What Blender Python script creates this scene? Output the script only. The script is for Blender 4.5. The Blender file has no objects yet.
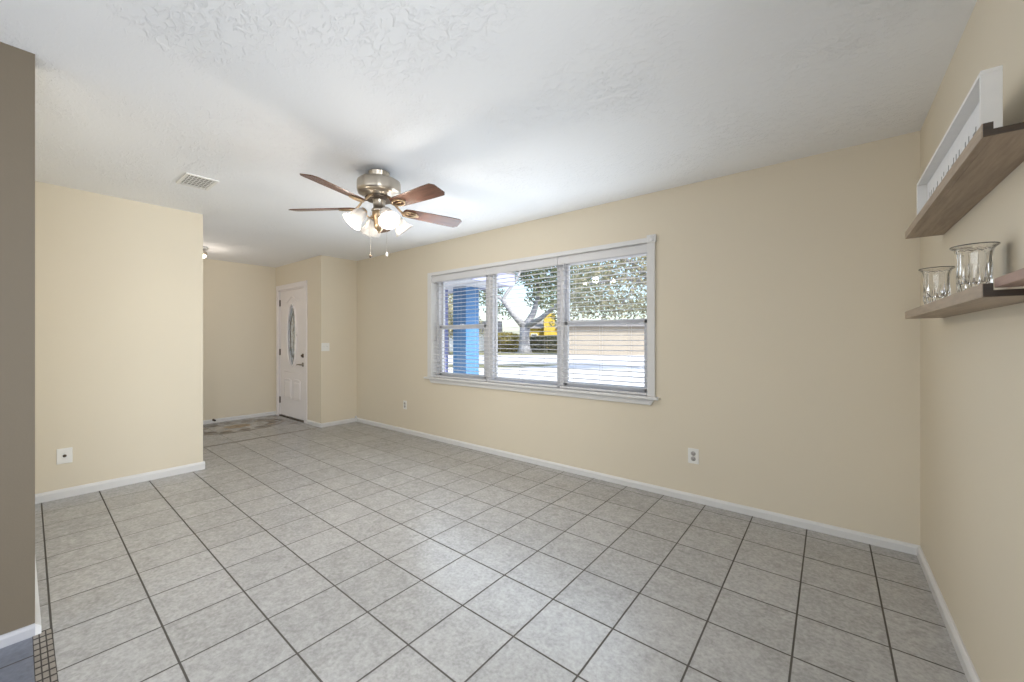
import bpy, math, random
from mathutils import Vector, Matrix
random.seed(7)
S = bpy.context.scene
COL = S.collection
PI = math.pi

# ------------------------------------------------------------------ camera
cam_d = bpy.data.cameras.new('camera')
cam = bpy.data.objects.new('camera', cam_d)
COL.objects.link(cam)
F_PX = 396.5
cam_d.sensor_width = 36.0
cam_d.lens = F_PX / 1024 * 36.0
cam_d.shift_y = -1.0 / 1024
cam_d.clip_start = 0.02
cam_d.clip_end = 500
YAW = math.radians(38.64)
cam.location = (0, 0, 1.237)
cam.rotation_euler = (PI / 2, 0, YAW)
S.camera = cam

# ------------------------------------------------------------------ view, world, sun, large lights
S.view_settings.view_transform = 'Standard'
S.view_settings.look = 'None'
S.view_settings.exposure = 0.62
S.view_settings.gamma = 1.0
S.view_settings.use_curve_mapping = False
cy = S.cycles
cy.use_denoising = True
cy.max_bounces = 10
cy.diffuse_bounces = 6
cy.transparent_max_bounces = 24
cy.transmission_bounces = 10
cy.sample_clamp_indirect = 4.0
cy.caustics_reflective = False
cy.caustics_refractive = False

SUN_EL, SUN_AZ = math.radians(42), math.radians(8)      # azimuth from +x towards -y
W = bpy.data.worlds.new('world')
S.world = W
W.use_nodes = True
wn = W.node_tree
wn.nodes.clear()
w_out = wn.nodes.new('ShaderNodeOutputWorld')
w_bg = wn.nodes.new('ShaderNodeBackground')
w_sky = wn.nodes.new('ShaderNodeTexSky')
w_sky.sky_type = 'NISHITA'
w_sky.sun_disc = False
w_sky.sun_elevation = SUN_EL
w_sky.sun_rotation = math.radians(98)
w_sky.dust_density = 2.0
w_bg.inputs['Strength'].default_value = 0.28
wn.links.new(w_sky.outputs[0], w_bg.inputs['Color'])
wn.links.new(w_bg.outputs[0], w_out.inputs[0])

def light(name, kind, loc, energy, color=(1, 1, 1), rot=(0, 0, 0), size=None, parent=None):
    d = bpy.data.lights.new(name, kind)
    d.energy = energy
    d.color = color
    if kind == 'AREA':
        d.shape = 'RECTANGLE'
        d.size, d.size_y = size
    elif kind == 'POINT':
        d.shadow_soft_size = size
    o = bpy.data.objects.new(name, d)
    COL.objects.link(o)
    o.location = loc
    o.rotation_euler = rot
    if parent:
        o.parent = parent
    return o

sun = light('sun', 'SUN', (20, -5, 30), 4.6, (1.0, 0.95, 0.86))
sun.data.angle = math.radians(0.6)
sd = Vector((math.cos(SUN_EL) * math.cos(SUN_AZ), -math.cos(SUN_EL) * math.sin(SUN_AZ), math.sin(SUN_EL)))
sun.rotation_euler = sd.to_track_quat('Z', 'Y').to_euler()

# fill lights added out of view, to the right of and behind the camera
light('daylight_side', 'AREA', (1.7, -0.35, 1.25), 94, (0.89, 0.945, 1.0), (0, PI / 2 - 0.16, 0), (2.0, 2.0))
light('daylight_rear', 'AREA', (-1.0, -4.9, 1.3), 54, (0.92, 0.96, 1.0), (PI / 2 - 0.06, 0, 0), (2.8, 2.1))
# added fill light in an invented opening, hidden behind the left wall
light('daylight_passage', 'AREA', (-6.0, -0.02, 1.15), 6.5, (1.0, 0.96, 0.90), (PI / 2 + 0.6, 0, 0), (1.6, 1.7))
# sky and sunlit concrete seen from the room through the front window
light('daylight_window', 'AREA', (-2.5, 3.06, 1.36), 19.5, (0.80, 0.90, 1.0), (-PI / 2 - 0.27, 0, 0), (2.6, 0.9))

# ------------------------------------------------------------------ materials
def srgb(r, g, b):
    f = lambda c: (c / 255 / 12.92) if c <= 10 else ((c / 255 + 0.055) / 1.055) ** 2.4
    return (f(r), f(g), f(b), 1)

class NT:
    def __init__(s, name):
        s.m = bpy.data.materials.new(name)
        s.m.use_nodes = True
        s.t = s.m.node_tree
        s.p = s.t.nodes['Principled BSDF']
        s.out = s.t.nodes['Material Output']
    def n(s, kind, **kw):
        nd = s.t.nodes.new(kind)
        for k, v in kw.items():
            if hasattr(nd, k):
                setattr(nd, k, v)
            else:
                nd.inputs[k.replace('_', ' ')].default_value = v
        return nd
    def l(s, a, b):
        s.t.links.new(a, b)
    def math(s, op, a, b=None, c=None):
        nd = s.t.nodes.new('ShaderNodeMath')
        nd.operation = op
        for i, v in enumerate((a, b, c)):
            if v is None:
                continue
            if isinstance(v, (int, float)):
                nd.inputs[i].default_value = v
            else:
                s.l(v, nd.inputs[i])
        return nd.outputs[0]
    def mix(s, fac, a, b):
        nd = s.t.nodes.new('ShaderNodeMix')
        nd.data_type = 'RGBA'
        if isinstance(fac, (int, float)):
            nd.inputs[0].default_value = fac
        else:
            s.l(fac, nd.inputs[0])
        for i, v in ((6, a), (7, b)):
            if isinstance(v, tuple):
                nd.inputs[i].default_value = v
            else:
                s.l(v, nd.inputs[i])
        return nd.outputs[2]
    def coord(s, kind='Object', scale=None):
        tc = s.t.nodes.new('ShaderNodeTexCoord')
        o = tc.outputs[kind]
        if scale:
            mp = s.t.nodes.new('ShaderNodeMapping')
            mp.inputs['Scale'].default_value = scale
            s.l(o, mp.inputs[0])
            o = mp.outputs[0]
        return o
    def noise(s, co, scale, detail=3, rough=0.5, dist=0.0):
        nd = s.t.nodes.new('ShaderNodeTexNoise')
        nd.inputs['Scale'].default_value = scale
        nd.inputs['Detail'].default_value = detail
        nd.inputs['Roughness'].default_value = rough
        nd.inputs['Distortion'].default_value = dist
        s.l(co, nd.inputs['Vector'])
        return nd.outputs[0]
    def ramp(s, fac, stops):
        nd = s.t.nodes.new('ShaderNodeValToRGB')
        e = nd.color_ramp.elements
        while len(e) < len(stops):
            e.new(0.5)
        for i, (p, c) in enumerate(stops):
            e[i].position = p
            e[i].color = c
        s.l(fac, nd.inputs[0])
        return nd.outputs[0]
    def bump(s, h, strength, dist):
        nd = s.t.nodes.new('ShaderNodeBump')
        nd.inputs['Strength'].default_value = strength
        nd.inputs['Distance'].default_value = dist
        s.l(h, nd.inputs['Height'])
        s.l(nd.outputs[0], s.p.inputs['Normal'])

def plain(name, col, rough=0.5, metal=0.0, var=0.06, vscale=6.0, bump=0.0, bscale=80.0, spec=0.5):
    a = NT(name)
    co = a.coord()
    f = a.noise(co, vscale)
    d = tuple(max(0, c * (1 - var)) for c in col[:3]) + (1,)
    u = tuple(min(1, c * (1 + var)) for c in col[:3]) + (1,)
    a.l(a.mix(f, d, u), a.p.inputs['Base Color'])
    a.p.inputs['Roughness'].default_value = rough
    a.p.inputs['Metallic'].default_value = metal
    a.p.inputs['Specular IOR Level'].default_value = spec
    if bump:
        a.bump(a.noise(co, bscale, 2), bump, 0.002)
    return a.m

M = {}
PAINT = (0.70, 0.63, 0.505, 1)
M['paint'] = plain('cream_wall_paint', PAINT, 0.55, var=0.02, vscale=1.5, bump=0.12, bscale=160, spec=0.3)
M['tan'] = plain('tan_wall_paint', (0.15, 0.122, 0.088, 1), 0.6, var=0.02, vscale=1.5, bump=0.12, bscale=160, spec=0.3)  # darkened wall paint; the near wall's dim light is put into the colour
M['white'] = plain('white_trim_paint', (0.68, 0.675, 0.67, 1), 0.35, var=0.02)
M['trim_grey'] = plain('grey_trim_paint', (0.42, 0.42, 0.45, 1), 0.4, var=0.02)  # trim paint greyed to hold the shade along the near baseboard
M['door'] = plain('white_door_paint', (0.78, 0.735, 0.725, 1), 0.4, var=0.02)
M['vinyl'] = plain('white_window_vinyl', (0.70, 0.70, 0.72, 1), 0.3, var=0.015)
M['slat'] = plain('white_blind_slat', (0.64, 0.64, 0.65, 1), 0.4, var=0.02)
M['plastic'] = plain('white_plastic', (0.78, 0.77, 0.74, 1), 0.3, var=0.01)
M['grey_plastic'] = plain('grey_socket_plastic', (0.42, 0.40, 0.38, 1), 0.4, var=0.02)
M['dark'] = plain('dark_slot', (0.03, 0.028, 0.025, 1), 0.6)
M['nickel'] = plain('brushed_nickel', (0.52, 0.47, 0.40, 1), 0.32, 1.0, var=0.1, vscale=30)
M['satin'] = plain('satin_nickel', (0.26, 0.23, 0.19, 1), 0.4, 1.0)
M['brass'] = plain('antique_brass', (0.55, 0.40, 0.25, 1), 0.3, 1.0, var=0.1, vscale=30)
M['hinge'] = plain('dark_bronze', (0.13, 0.10, 0.075, 1), 0.4, 0.8)
M['chain'] = plain('chain_metal', (0.5, 0.47, 0.42, 1), 0.4, 0.9)

def ceiling_mat():
    a = NT('knockdown_ceiling')
    co = a.coord()
    a.l(a.mix(a.noise(co, 0.9), (0.845, 0.85, 0.86, 1), (0.875, 0.88, 0.885, 1)), a.p.inputs['Base Color'])
    a.p.inputs['Roughness'].default_value = 0.8
    a.p.inputs['Specular IOR Level'].default_value = 0.2
    cs = a.coord(scale=(1.0, 1.6, 1.0))
    big = a.ramp(a.noise(cs, 21.0, 5, 0.62, 1.0), [(0.50, (0, 0, 0, 1)), (0.62, (1, 1, 1, 1))])
    patch = a.ramp(a.noise(co, 1.6, 2), [(0.40, (0.15, 0.15, 0.15, 1)), (0.62, (1, 1, 1, 1))])
    h = a.math('MULTIPLY', big, patch)
    h2 = a.math('MULTIPLY_ADD', a.noise(co, 70, 2), 0.15, h)
    a.bump(h2, 0.7, 0.004)
    return a.m
M['ceiling'] = ceiling_mat()

def tile_mat(name, x0, y0, p, g, c1, c2, cg, rough=0.3, skew=0.0, ax=1.0):
    a = NT(name)
    co = a.coord()
    sp = a.n('ShaderNodeSeparateXYZ')
    a.l(co, sp.inputs[0])
    fx = a.math('DIVIDE', a.math('SUBTRACT', sp.outputs[0], x0), p * ax)
    fy = a.math('DIVIDE', a.math('SUBTRACT', a.math('MULTIPLY_ADD', sp.outputs[0], skew, sp.outputs[1]), y0 - 1.64 * skew), p)
    gx = a.math('PINGPONG', fx, 0.5)
    gy = a.math('PINGPONG', fy, 0.5)
    wob = a.math('MULTIPLY', a.math('SUBTRACT', a.noise(co, 25, 2), 0.5), 0.004)
    d = a.math('ADD', a.math('MINIMUM', gx, gy), wob)
    gw = g / p / 2
    ng = a.n('ShaderNodeMapRange')
    ng.inputs['From Min'].default_value = gw * 0.75
    ng.inputs['From Max'].default_value = gw * 1.35
    a.l(d, ng.inputs['Value'])
    tile = ng.outputs[0]
    idx = a.n('ShaderNodeCombineXYZ')
    a.l(a.math('FLOOR', fx), idx.inputs[0])
    a.l(a.math('FLOOR', fy), idx.inputs[1])
    wh = a.n('ShaderNodeTexWhiteNoise', noise_dimensions='3D')
    a.l(idx.outputs[0], wh.inputs['Vector'])
    sh = a.n('ShaderNodeVectorMath', operation='MULTIPLY_ADD')
    a.l(wh.outputs['Color'], sh.inputs[0])
    sh.inputs[1].default_value = (9, 9, 9)
    a.l(co, sh.inputs[2])
    n1 = a.noise(sh.outputs[0], 15, 6, 0.65, 0.8)
    n2 = a.noise(sh.outputs[0], 62, 4, 0.65)
    nm = a.math('MULTIPLY_ADD', n2, 0.55, a.math('MULTIPLY', n1, 0.45))
    nm = a.math('MULTIPLY_ADD', wh.outputs['Value'], 0.06, nm)
    colr = a.ramp(nm, [(0.36, c1), (0.68, c2)])
    a.l(a.mix(tile, cg, colr), a.p.inputs['Base Color'])
    rr = a.n('ShaderNodeMapRange')
    rr.inputs['To Min'].default_value = 0.85
    rr.inputs['To Max'].default_value = rough
    a.l(tile, rr.inputs['Value'])
    a.l(rr.outputs[0], a.p.inputs['Roughness'])
    a.bump(a.math('MULTIPLY_ADD', n2, 0.06, tile), 0.35, 0.002)
    return a.m
TP = 0.3052
M['tile'] = tile_mat('grey_stone_tile', -0.418, 0.998, TP, 0.0075, (0.285, 0.281, 0.273, 1), (0.475, 0.47, 0.463, 1), (0.085, 0.077, 0.067, 1), 0.27, 0.0125)
M['tile_rear'] = tile_mat('slate_stone_tile', -0.30, -0.105, TP, 0.007, (0.11, 0.122, 0.155, 1), (0.18, 0.195, 0.24, 1), (0.07, 0.065, 0.06, 1), 0.35)
M['mosaic'] = tile_mat('brown_mosaic_tile', -2.56, 0.0425, 0.0178, 0.0035, (0.16, 0.14, 0.12, 1), (0.30, 0.27, 0.235, 1), (0.04, 0.035, 0.03, 1), 0.4, 0.0, 2.6)
M['inlay'] = plain('brown_marble_inlay', (0.10, 0.072, 0.05, 1), 0.35, var=0.6, vscale=16)
M['inlay_tan'] = plain('tan_marble_inlay', (0.27, 0.19, 0.11, 1), 0.35, var=0.5, vscale=18)
M['strip'] = plain('dark_transition_strip', (0.13, 0.105, 0.08, 1), 0.5, var=0.2)

def wood(name, c1, c2, axis, rough=0.4, scale=14.0):
    a = NT(name)
    sc = [1.0, 1.0, 1.0]
    sc[axis] = 0.08
    co = a.coord(scale=tuple(sc))
    n1 = a.noise(co, scale, 6, 0.6, 1.0)
    n2 = a.noise(co, scale * 7, 3, 0.6)
    nm = a.math('MULTIPLY_ADD', n2, 0.4, a.math('MULTIPLY', n1, 0.6))
    a.l(a.ramp(nm, [(0.33, c1), (0.66, c2)]), a.p.inputs['Base Color'])
    a.p.inputs['Roughness'].default_value = rough
    a.bump(n2, 0.15, 0.001)
    return a.m
M['blade'] = wood('cherry_fan_blade', (0.075, 0.034, 0.024, 1), (0.17, 0.078, 0.050, 1), 0, 0.25, 20)
M['shelf'] = wood('stained_pine_shelf', (0.23, 0.17, 0.12, 1), (0.44, 0.35, 0.265, 1), 1, 0.5)
M['shelf_pink'] = wood('reddish_stained_shelf', (0.24, 0.14, 0.11, 1), (0.38, 0.25, 0.21, 1), 1, 0.4)
M['endgrain'] = wood('dark_end_grain', (0.012, 0.007, 0.004, 1), (0.075, 0.042, 0.018, 1), 0, 0.4, 40)
M['boxwhite'] = plain('white_painted_wood', (0.74, 0.73, 0.71, 1), 0.55, var=0.05, vscale=20)
M['boxboard'] = plain('whitewashed_board', (0.76, 0.76, 0.77, 1), 0.6, var=0.06, vscale=30)
M['ink'] = plain('grey_letter_paint', (0.26, 0.26, 0.26, 1), 0.6)

def glass_mat(name, tint=(1, 1, 1, 1), rough=0.0, ior=1.47):
    a = NT(name)
    a.p.inputs['Base Color'].default_value = tint
    a.p.inputs['Roughness'].default_value = rough
    a.p.inputs['Transmission Weight'].default_value = 1.0
    a.p.inputs['IOR'].default_value = ior
    return a.m
M['crystal'] = glass_mat('cut_crystal')

def pane_mat():
    a = NT('window_glass')
    tr = a.n('ShaderNodeBsdfTransparent')
    tr.inputs[0].default_value = (0.97, 0.985, 0.98, 1)
    gl = a.n('ShaderNodeBsdfGlossy')
    gl.inputs['Roughness'].default_value = 0.02
    lw = a.n('ShaderNodeLayerWeight')
    lw.inputs['Blend'].default_value = 0.5
    fac = a.math('MULTIPLY_ADD', a.math('POWER', lw.outputs['Facing'], 5.0), 0.4, 0.03)
    mx = a.n('ShaderNodeMixShader')
    a.l(fac, mx.inputs[0])
    a.l(tr.outputs[0], mx.inputs[1])
    a.l(gl.outputs[0], mx.inputs[2])
    a.l(mx.outputs[0], a.out.inputs[0])
    return a.m
M['pane'] = pane_mat()

def leaded_mat():
    a = NT('frosted_leaded_glass')
    co = a.coord()
    vo = a.n('ShaderNodeTexVoronoi', feature='DISTANCE_TO_EDGE')
    vo.inputs['Scale'].default_value = 14
    a.l(co, vo.inputs['Vector'])
    lead = a.math('LESS_THAN', vo.outputs['Distance'], 0.03)
    a.l(a.mix(lead, (0.80, 0.91, 0.98, 1), (0.10, 0.10, 0.11, 1)), a.p.inputs['Base Color'])
    a.p.inputs['Roughness'].default_value = 0.35
    a.p.inputs['Transmission Weight'].default_value = 0.75
    a.p.inputs['IOR'].default_value = 1.2
    return a.m
M['leaded'] = leaded_mat()

def shade_mat():
    a = NT('frosted_shade_glass')
    df = a.n('ShaderNodeBsdfDiffuse')
    df.inputs[0].default_value = (0.60, 0.595, 0.59, 1)
    tl = a.n('ShaderNodeBsdfTranslucent')
    tl.inputs[0].default_value = (0.085, 0.080, 0.075, 1)
    tr = a.n('ShaderNodeBsdfTransparent')
    m1 = a.n('ShaderNodeMixShader')
    m1.inputs[0].default_value = 0.28
    m2 = a.n('ShaderNodeMixShader')
    m2.inputs[0].default_value = 0.22
    a.l(df.outputs[0], m1.inputs[1])
    a.l(tl.outputs[0], m1.inputs[2])
    a.l(m1.outputs[0], m2.inputs[1])
    a.l(tr.outputs[0], m2.inputs[2])
    a.l(m2.outputs[0], a.out.inputs[0])
    return a.m
M['shade'] = shade_mat()

def glow_mat(name, col, st):
    a = NT(name)
    a.p.inputs['Base Color'].default_value = (0.9, 0.88, 0.82, 1)
    a.p.inputs['Emission Color'].default_value = col
    a.p.inputs['Emission Strength'].default_value = st
    return a.m
M['bulb'] = glow_mat('lit_bulb', (1.0, 0.85, 0.66, 1), 2.5)

def leaf_mat(name, c1, c2):
    a = NT(name)
    co = a.coord()
    wn_ = a.n('ShaderNodeTexWhiteNoise', noise_dimensions='3D')
    sn = a.n('ShaderNodeVectorMath', operation='SNAP')
    a.l(co, sn.inputs[0])
    sn.inputs[1].default_value = (0.3, 0.3, 0.3)
    a.l(sn.outputs[0], wn_.inputs['Vector'])
    c = a.mix(wn_.outputs['Value'], c1, c2)
    df = a.n('ShaderNodeBsdfDiffuse')
    tl = a.n('ShaderNodeBsdfTranslucent')
    a.l(c, df.inputs[0])
    a.l(c, tl.inputs[0])
    mx = a.n('ShaderNodeMixShader')
    mx.inputs[0].default_value = 0.4
    a.l(df.outputs[0], mx.inputs[1])
    a.l(tl.outputs[0], mx.inputs[2])
    a.l(mx.outputs[0], a.out.inputs[0])
    return a.m
M['leaf'] = leaf_mat('oak_leaves', (0.08, 0.11, 0.06, 1), (0.34, 0.36, 0.22, 1))
M['leaf_pale'] = leaf_mat('pale_leaves', (0.16, 0.17, 0.115, 1), (0.52, 0.48, 0.33, 1))
M['leaf_hedge'] = leaf_mat('hedge_leaves', (0.10, 0.12, 0.085, 1), (0.30, 0.31, 0.24, 1))
M['leaf_gold'] = leaf_mat('golden_leaves', (0.26, 0.22, 0.06, 1), (0.48, 0.42, 0.16, 1))
M['bark'] = plain('grey_oak_bark', (0.30, 0.30, 0.33, 1), 0.9, var=0.35, vscale=4, bump=0.6, bscale=5)
M['blue'] = plain('deep_blue_paint', (0.05, 0.165, 0.37, 1), 0.5, var=0.05)
M['blue_pale'] = plain('pale_lavender_paint', (0.30, 0.32, 0.55, 1), 0.5, var=0.05)
M['yellow'] = plain('yellow_stucco', (0.50, 0.36, 0.05, 1), 0.8, var=0.06)
M['beige'] = plain('beige_stucco', (0.30, 0.265, 0.225, 1), 0.8, var=0.05)
M['roof'] = plain('grey_shingle', (0.20, 0.19, 0.185, 1), 0.9, var=0.2, vscale=3)
M['concrete'] = plain('pale_concrete', (0.66, 0.65, 0.66, 1), 0.8, var=0.06, vscale=1.0)
M['asphalt'] = plain('pale_asphalt', (0.52, 0.52, 0.55, 1), 0.9, var=0.08, vscale=0.5)
M['grass'] = plain('dry_lawn', (0.17, 0.165, 0.08, 1), 0.9, var=0.4, vscale=1.2)
M['porch_white'] = plain('white_porch_boards', (0.72, 0.74, 0.78, 1), 0.5, var=0.05)
M['dark_glass'] = plain('dark_house_window', (0.05, 0.06, 0.08, 1), 0.1)

# ------------------------------------------------------------------ mesh helpers
class B:
    """collects shapes in world (or local) coordinates; build() links them as ONE mesh object"""
    def __init__(s):
        s.v, s.f, s.sm, s.mi = [], [], [], []
    def add(s, vs, fs, smooth=False, mi=0):
        o = len(s.v)
        s.v += [tuple(p) for p in vs]
        s.f += [tuple(i + o for i in f) for f in fs]
        s.sm += [smooth] * len(fs)
        s.mi += [mi] * len(fs)
        return s
    def box(s, x0, x1, y0, y1, z0, z1, mi=0):
        vs = [(x, y, z) for x in (x0, x1) for y in (y0, y1) for z in (z0, z1)]
        return s.add(vs, [(0, 1, 3, 2), (4, 6, 7, 5), (0, 4, 5, 1), (2, 3, 7, 6), (0, 2, 6, 4), (1, 5, 7, 3)], False, mi)
    def obox(s, mat, hx, hy, hz, mi=0):
        vs = [mat @ Vector((x, y, z)) for x in (-hx, hx) for y in (-hy, hy) for z in (-hz, hz)]
        return s.add(vs, [(0, 1, 3, 2), (4, 6, 7, 5), (0, 4, 5, 1), (2, 3, 7, 6), (0, 2, 6, 4), (1, 5, 7, 3)], False, mi)
    def prism(s, pts, d, mi=0):
        """closed polygon pts (3-D, planar) extruded by vector d"""
        n = len(pts)
        d = Vector(d)
        vs = [Vector(p) for p in pts] + [Vector(p) + d for p in pts]
        fs = [tuple(range(n))[::-1], tuple(range(n, 2 * n))] + [(i, (i + 1) % n, n + (i + 1) % n, n + i) for i in range(n)]
        return s.add(vs, fs, False, mi)
    def lathe(s, prof, mat=None, n=24, smooth=True, mi=0, ripple=0, amp=0.0):
        """prof: (radius, z) list revolved about z, placed by mat"""
        mat = mat or Matrix()
        vs, fs = [], []
        for r, z in prof:
            for k in range(n):
                a = 2 * PI * k / n
                rr = r * (1 + amp * math.cos(ripple * a)) if ripple else r
                vs.append(mat @ Vector((rr * math.cos(a), rr * math.sin(a), z)))
        m = len(prof)
        for i in range(m - 1):
            for k in range(n):
                k2 = (k + 1) % n
                fs.append((i * n + k, i * n + k2, (i + 1) * n + k2, (i + 1) * n + k))
        if prof[0][0] > 1e-6 and mi == 0 and not getattr(s, 'open', False):
            fs.append(tuple(range(n))[::-1])
            fs.append(tuple((m - 1) * n + k for k in range(n)))
        return s.add(vs, fs, smooth, mi)
    def tube(s, pts, rad, n=8, smooth=True, mi=0):
        pts = [Vector(p) for p in pts]
        if not isinstance(rad, (list, tuple)):
            rad = [rad] * len(pts)
        vs, fs = [], []
        ref = None
        for i, p in enumerate(pts):
            t = (pts[min(i + 1, len(pts) - 1)] - pts[max(i - 1, 0)]).normalized()
            if ref is None:
                ref = t.orthogonal().normalized()
            ref = (ref - t * ref.dot(t)).normalized()
            b = t.cross(ref)
            for k in range(n):
                a = 2 * PI * k / n
                vs.append(p + (ref * math.cos(a) + b * math.sin(a)) * rad[i])
        for i in range(len(pts) - 1):
            for k in range(n):
                k2 = (k + 1) % n
                fs.append((i * n + k, i * n + k2, (i + 1) * n + k2, (i + 1) * n + k))
        fs.append(tuple(range(n))[::-1])
        fs.append(tuple((len(pts) - 1) * n + k for k in range(n)))
        return s.add(vs, fs, smooth, mi)
    def ball(s, c, r, n=12, mi=0):
        prof = [(max(1e-7, r * math.sin(PI * i / n)), -r * math.cos(PI * i / n)) for i in range(n + 1)]
        return s.lathe(prof, Matrix.Translation(c), n=2 * n, mi=mi)
    def build(s, name, mats, parent=None, off=(0, 0, 0), bevel=0.0, seg=2):
        me = bpy.data.meshes.new(name)
        o3 = Vector(off)
        me.from_pydata([tuple(Vector(p) - o3) for p in s.v], [], s.f)
        if not isinstance(mats, (list, tuple)):
            mats = [mats]
        for m in mats:
            me.materials.append(M[m] if isinstance(m, str) else m)
        for p, sm, mi in zip(me.polygons, s.sm, s.mi):
            p.use_smooth = sm
            p.material_index = mi
        me.update()
        o = bpy.data.objects.new(name, me)
        COL.objects.link(o)
        if parent:
            o.parent = parent
        else:
            o.location = o3
        if bevel:
            b = o.modifiers.new('bevel', 'BEVEL')
            b.width = bevel
            b.segments = seg
            b.limit_method = 'ANGLE'
        return o

def struct(o):
    o['kind'] = 'structure'
    return o
def empty(name, loc=(0, 0, 0)):
    o = bpy.data.objects.new(name, None)
    o.empty_display_size = 0.1
    COL.objects.link(o)
    o.location = loc
    return o
def tag(o, label, cat, group=None, kind=None):
    o['label'] = label
    o['category'] = cat
    if group:
        o['group'] = group
    if kind:
        o['kind'] = kind
    return o
def thing(name, label, cat, loc=(0, 0, 0), group=None):
    return tag(empty(name, loc), label, cat, group)
def copy_tree(o, parent=None):
    c = o.copy()
    COL.objects.link(c)
    c.parent = parent
    for ch in o.children:
        copy_tree(ch, c)
    return c
def T(x, y, z):
    return Matrix.Translation((x, y, z))
def RX(a): return Matrix.Rotation(a, 4, 'X')
def RY(a): return Matrix.Rotation(a, 4, 'Y')
def RZ(a): return Matrix.Rotation(a, 4, 'Z')

# ------------------------------------------------------------------ room measures (metres, camera foot at the origin)
H = 2.44
YW, XR = 3.245, 0.41            # window wall, right wall
XL, YL = -4.69, 1.12            # left wall face and its free end
XE = -7.19                      # far wall of the entry
XS, YD = -5.62, 2.70            # return wall and front-door wall
XN, YN = -2.61, 0.05            # near partition corner
WX0, WX1, WZ0, WZ1 = -3.87, -1.165, 0.775, 2.04     # window opening
DX0, DX1, DZ1 = -7.07, -6.12, 2.05                  # door opening
REAR = -5.0

# floors
struct(B().box(-7.4, 2.2, 0.0425, 3.45, -0.06, 0.0).build('floor', 'tile'))
struct(B().box(-7.4, 2.2, REAR - 0.1, 0.0425, -0.06, 0.0).build('floor', 'tile_rear'))
struct(B().box(XN - 0.0, 2.0, 0.0425, 0.096, 0.0, 0.0012).build('trim_1', 'mosaic'))
struct(B().box(XS - 0.022, XS - 0.004, YL - 0.2, YD - 0.015, 0.0, 0.0015).build('trim_2', 'strip'))
# ceiling
struct(B().box(-7.4, 2.2, REAR - 0.1, 3.5, H, H + 0.15).build('ceiling', 'ceiling'))

# walls
b = B()
b.box(-5.74, WX0, YW, YW + 0.2, 0, H).box(WX1, XR + 0.12, YW, YW + 0.2, 0, H)
b.box(WX0, WX1, YW, YW + 0.2, 0, WZ0 - 0.02).box(WX0, WX1, YW, YW + 0.2, WZ1, H)
struct(b.build('wall_window', 'paint'))
struct(B().box(XR, XR + 0.12, 0.72, YW, 0, H).build('wall_right', 'paint'))
struct(B().box(-5.74, XS, YD, YW, 0, H).build('wall_return', 'paint'))
b = B()
b.box(XE - 0.12, DX0, YD, YD + 0.14, 0, H).box(DX1, -5.74, YD, YD + 0.14, 0, H).box(DX0, DX1, YD, YD + 0.14, DZ1, H)
struct(b.build('wall_entry', 'paint'))
struct(B().box(XE - 0.12, XE, YN - 0.12, YD, 0, H).build('wall_far', 'paint'))
struct(B().box(XL - 0.12, XL, YN, YL, 0, H).build('wall_left', 'paint'))
struct(B().box(XE, -6.85, YN - 0.12, YN, 0, H).box(-5.15, XN - 0.12, YN - 0.12, YN, 0, H).box(-6.85, -5.15, YN - 0.12, YN, 2.1, H).build('wall_partition', 'paint'))  # opening cut to let the added passage fill through
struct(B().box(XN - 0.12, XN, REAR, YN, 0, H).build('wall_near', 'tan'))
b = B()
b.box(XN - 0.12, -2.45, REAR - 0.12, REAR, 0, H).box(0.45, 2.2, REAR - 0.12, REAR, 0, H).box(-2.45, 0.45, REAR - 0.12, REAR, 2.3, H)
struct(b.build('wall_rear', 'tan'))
struct(B().box(2.0, 2.12, REAR, 0.72, 0, H).build('wall_side', 'paint'))
struct(B().box(XR + 0.12, 2.12, 0.72, 0.84, 0, H).build('wall_corner', 'paint'))

# baseboards: a stepped, slightly rounded profile
def baseboard(name, x0, y0, x1, y1, nx, ny, h=0.056, t=0.017, mat='white'):
    prof = [(0, 0), (t, 0), (t, h * 0.72), (t * 0.75, h * 0.86), (t * 0.35, h), (0, h)]
    pts = [(x0 + nx * a, y0 + ny * a, z) for a, z in prof]
    return struct(B().prism(pts, (x1 - x0, y1 - y0, 0)).build(name, mat))
baseboard('baseboard_window', XS, YW, XR, YW, 0, -1)
baseboard('baseboard_right', XR, 0.72, XR, YW - 0.013, -1, 0)
baseboard('baseboard_return', XS, YD - 0.013, XS, YW - 0.013, 1, 0)
baseboard('baseboard_entry', DX1 + 0.085, YD, XS, YD, 0, -1)
baseboard('baseboard_far', XE, YN, XE, YD, 1, 0)
struct(B().box(-7.31, -7.19, REAR, YN - 0.12, 0, H).build('wall_passage', 'paint'))
baseboard('baseboard_left', XL, YN, XL, YL + 0.013, 1, 0, h=0.072)
baseboard('baseboard_left_end', XL - 0.12, YL, XL, YL, 0, 1, h=0.072)
baseboard('baseboard_partition', XL, YN, XN + 0.017, YN, 0, 1, h=0.046)
baseboard('baseboard_near', XN, REAR, XN, YN, 1, 0, h=0.046, mat='trim_grey')

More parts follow.
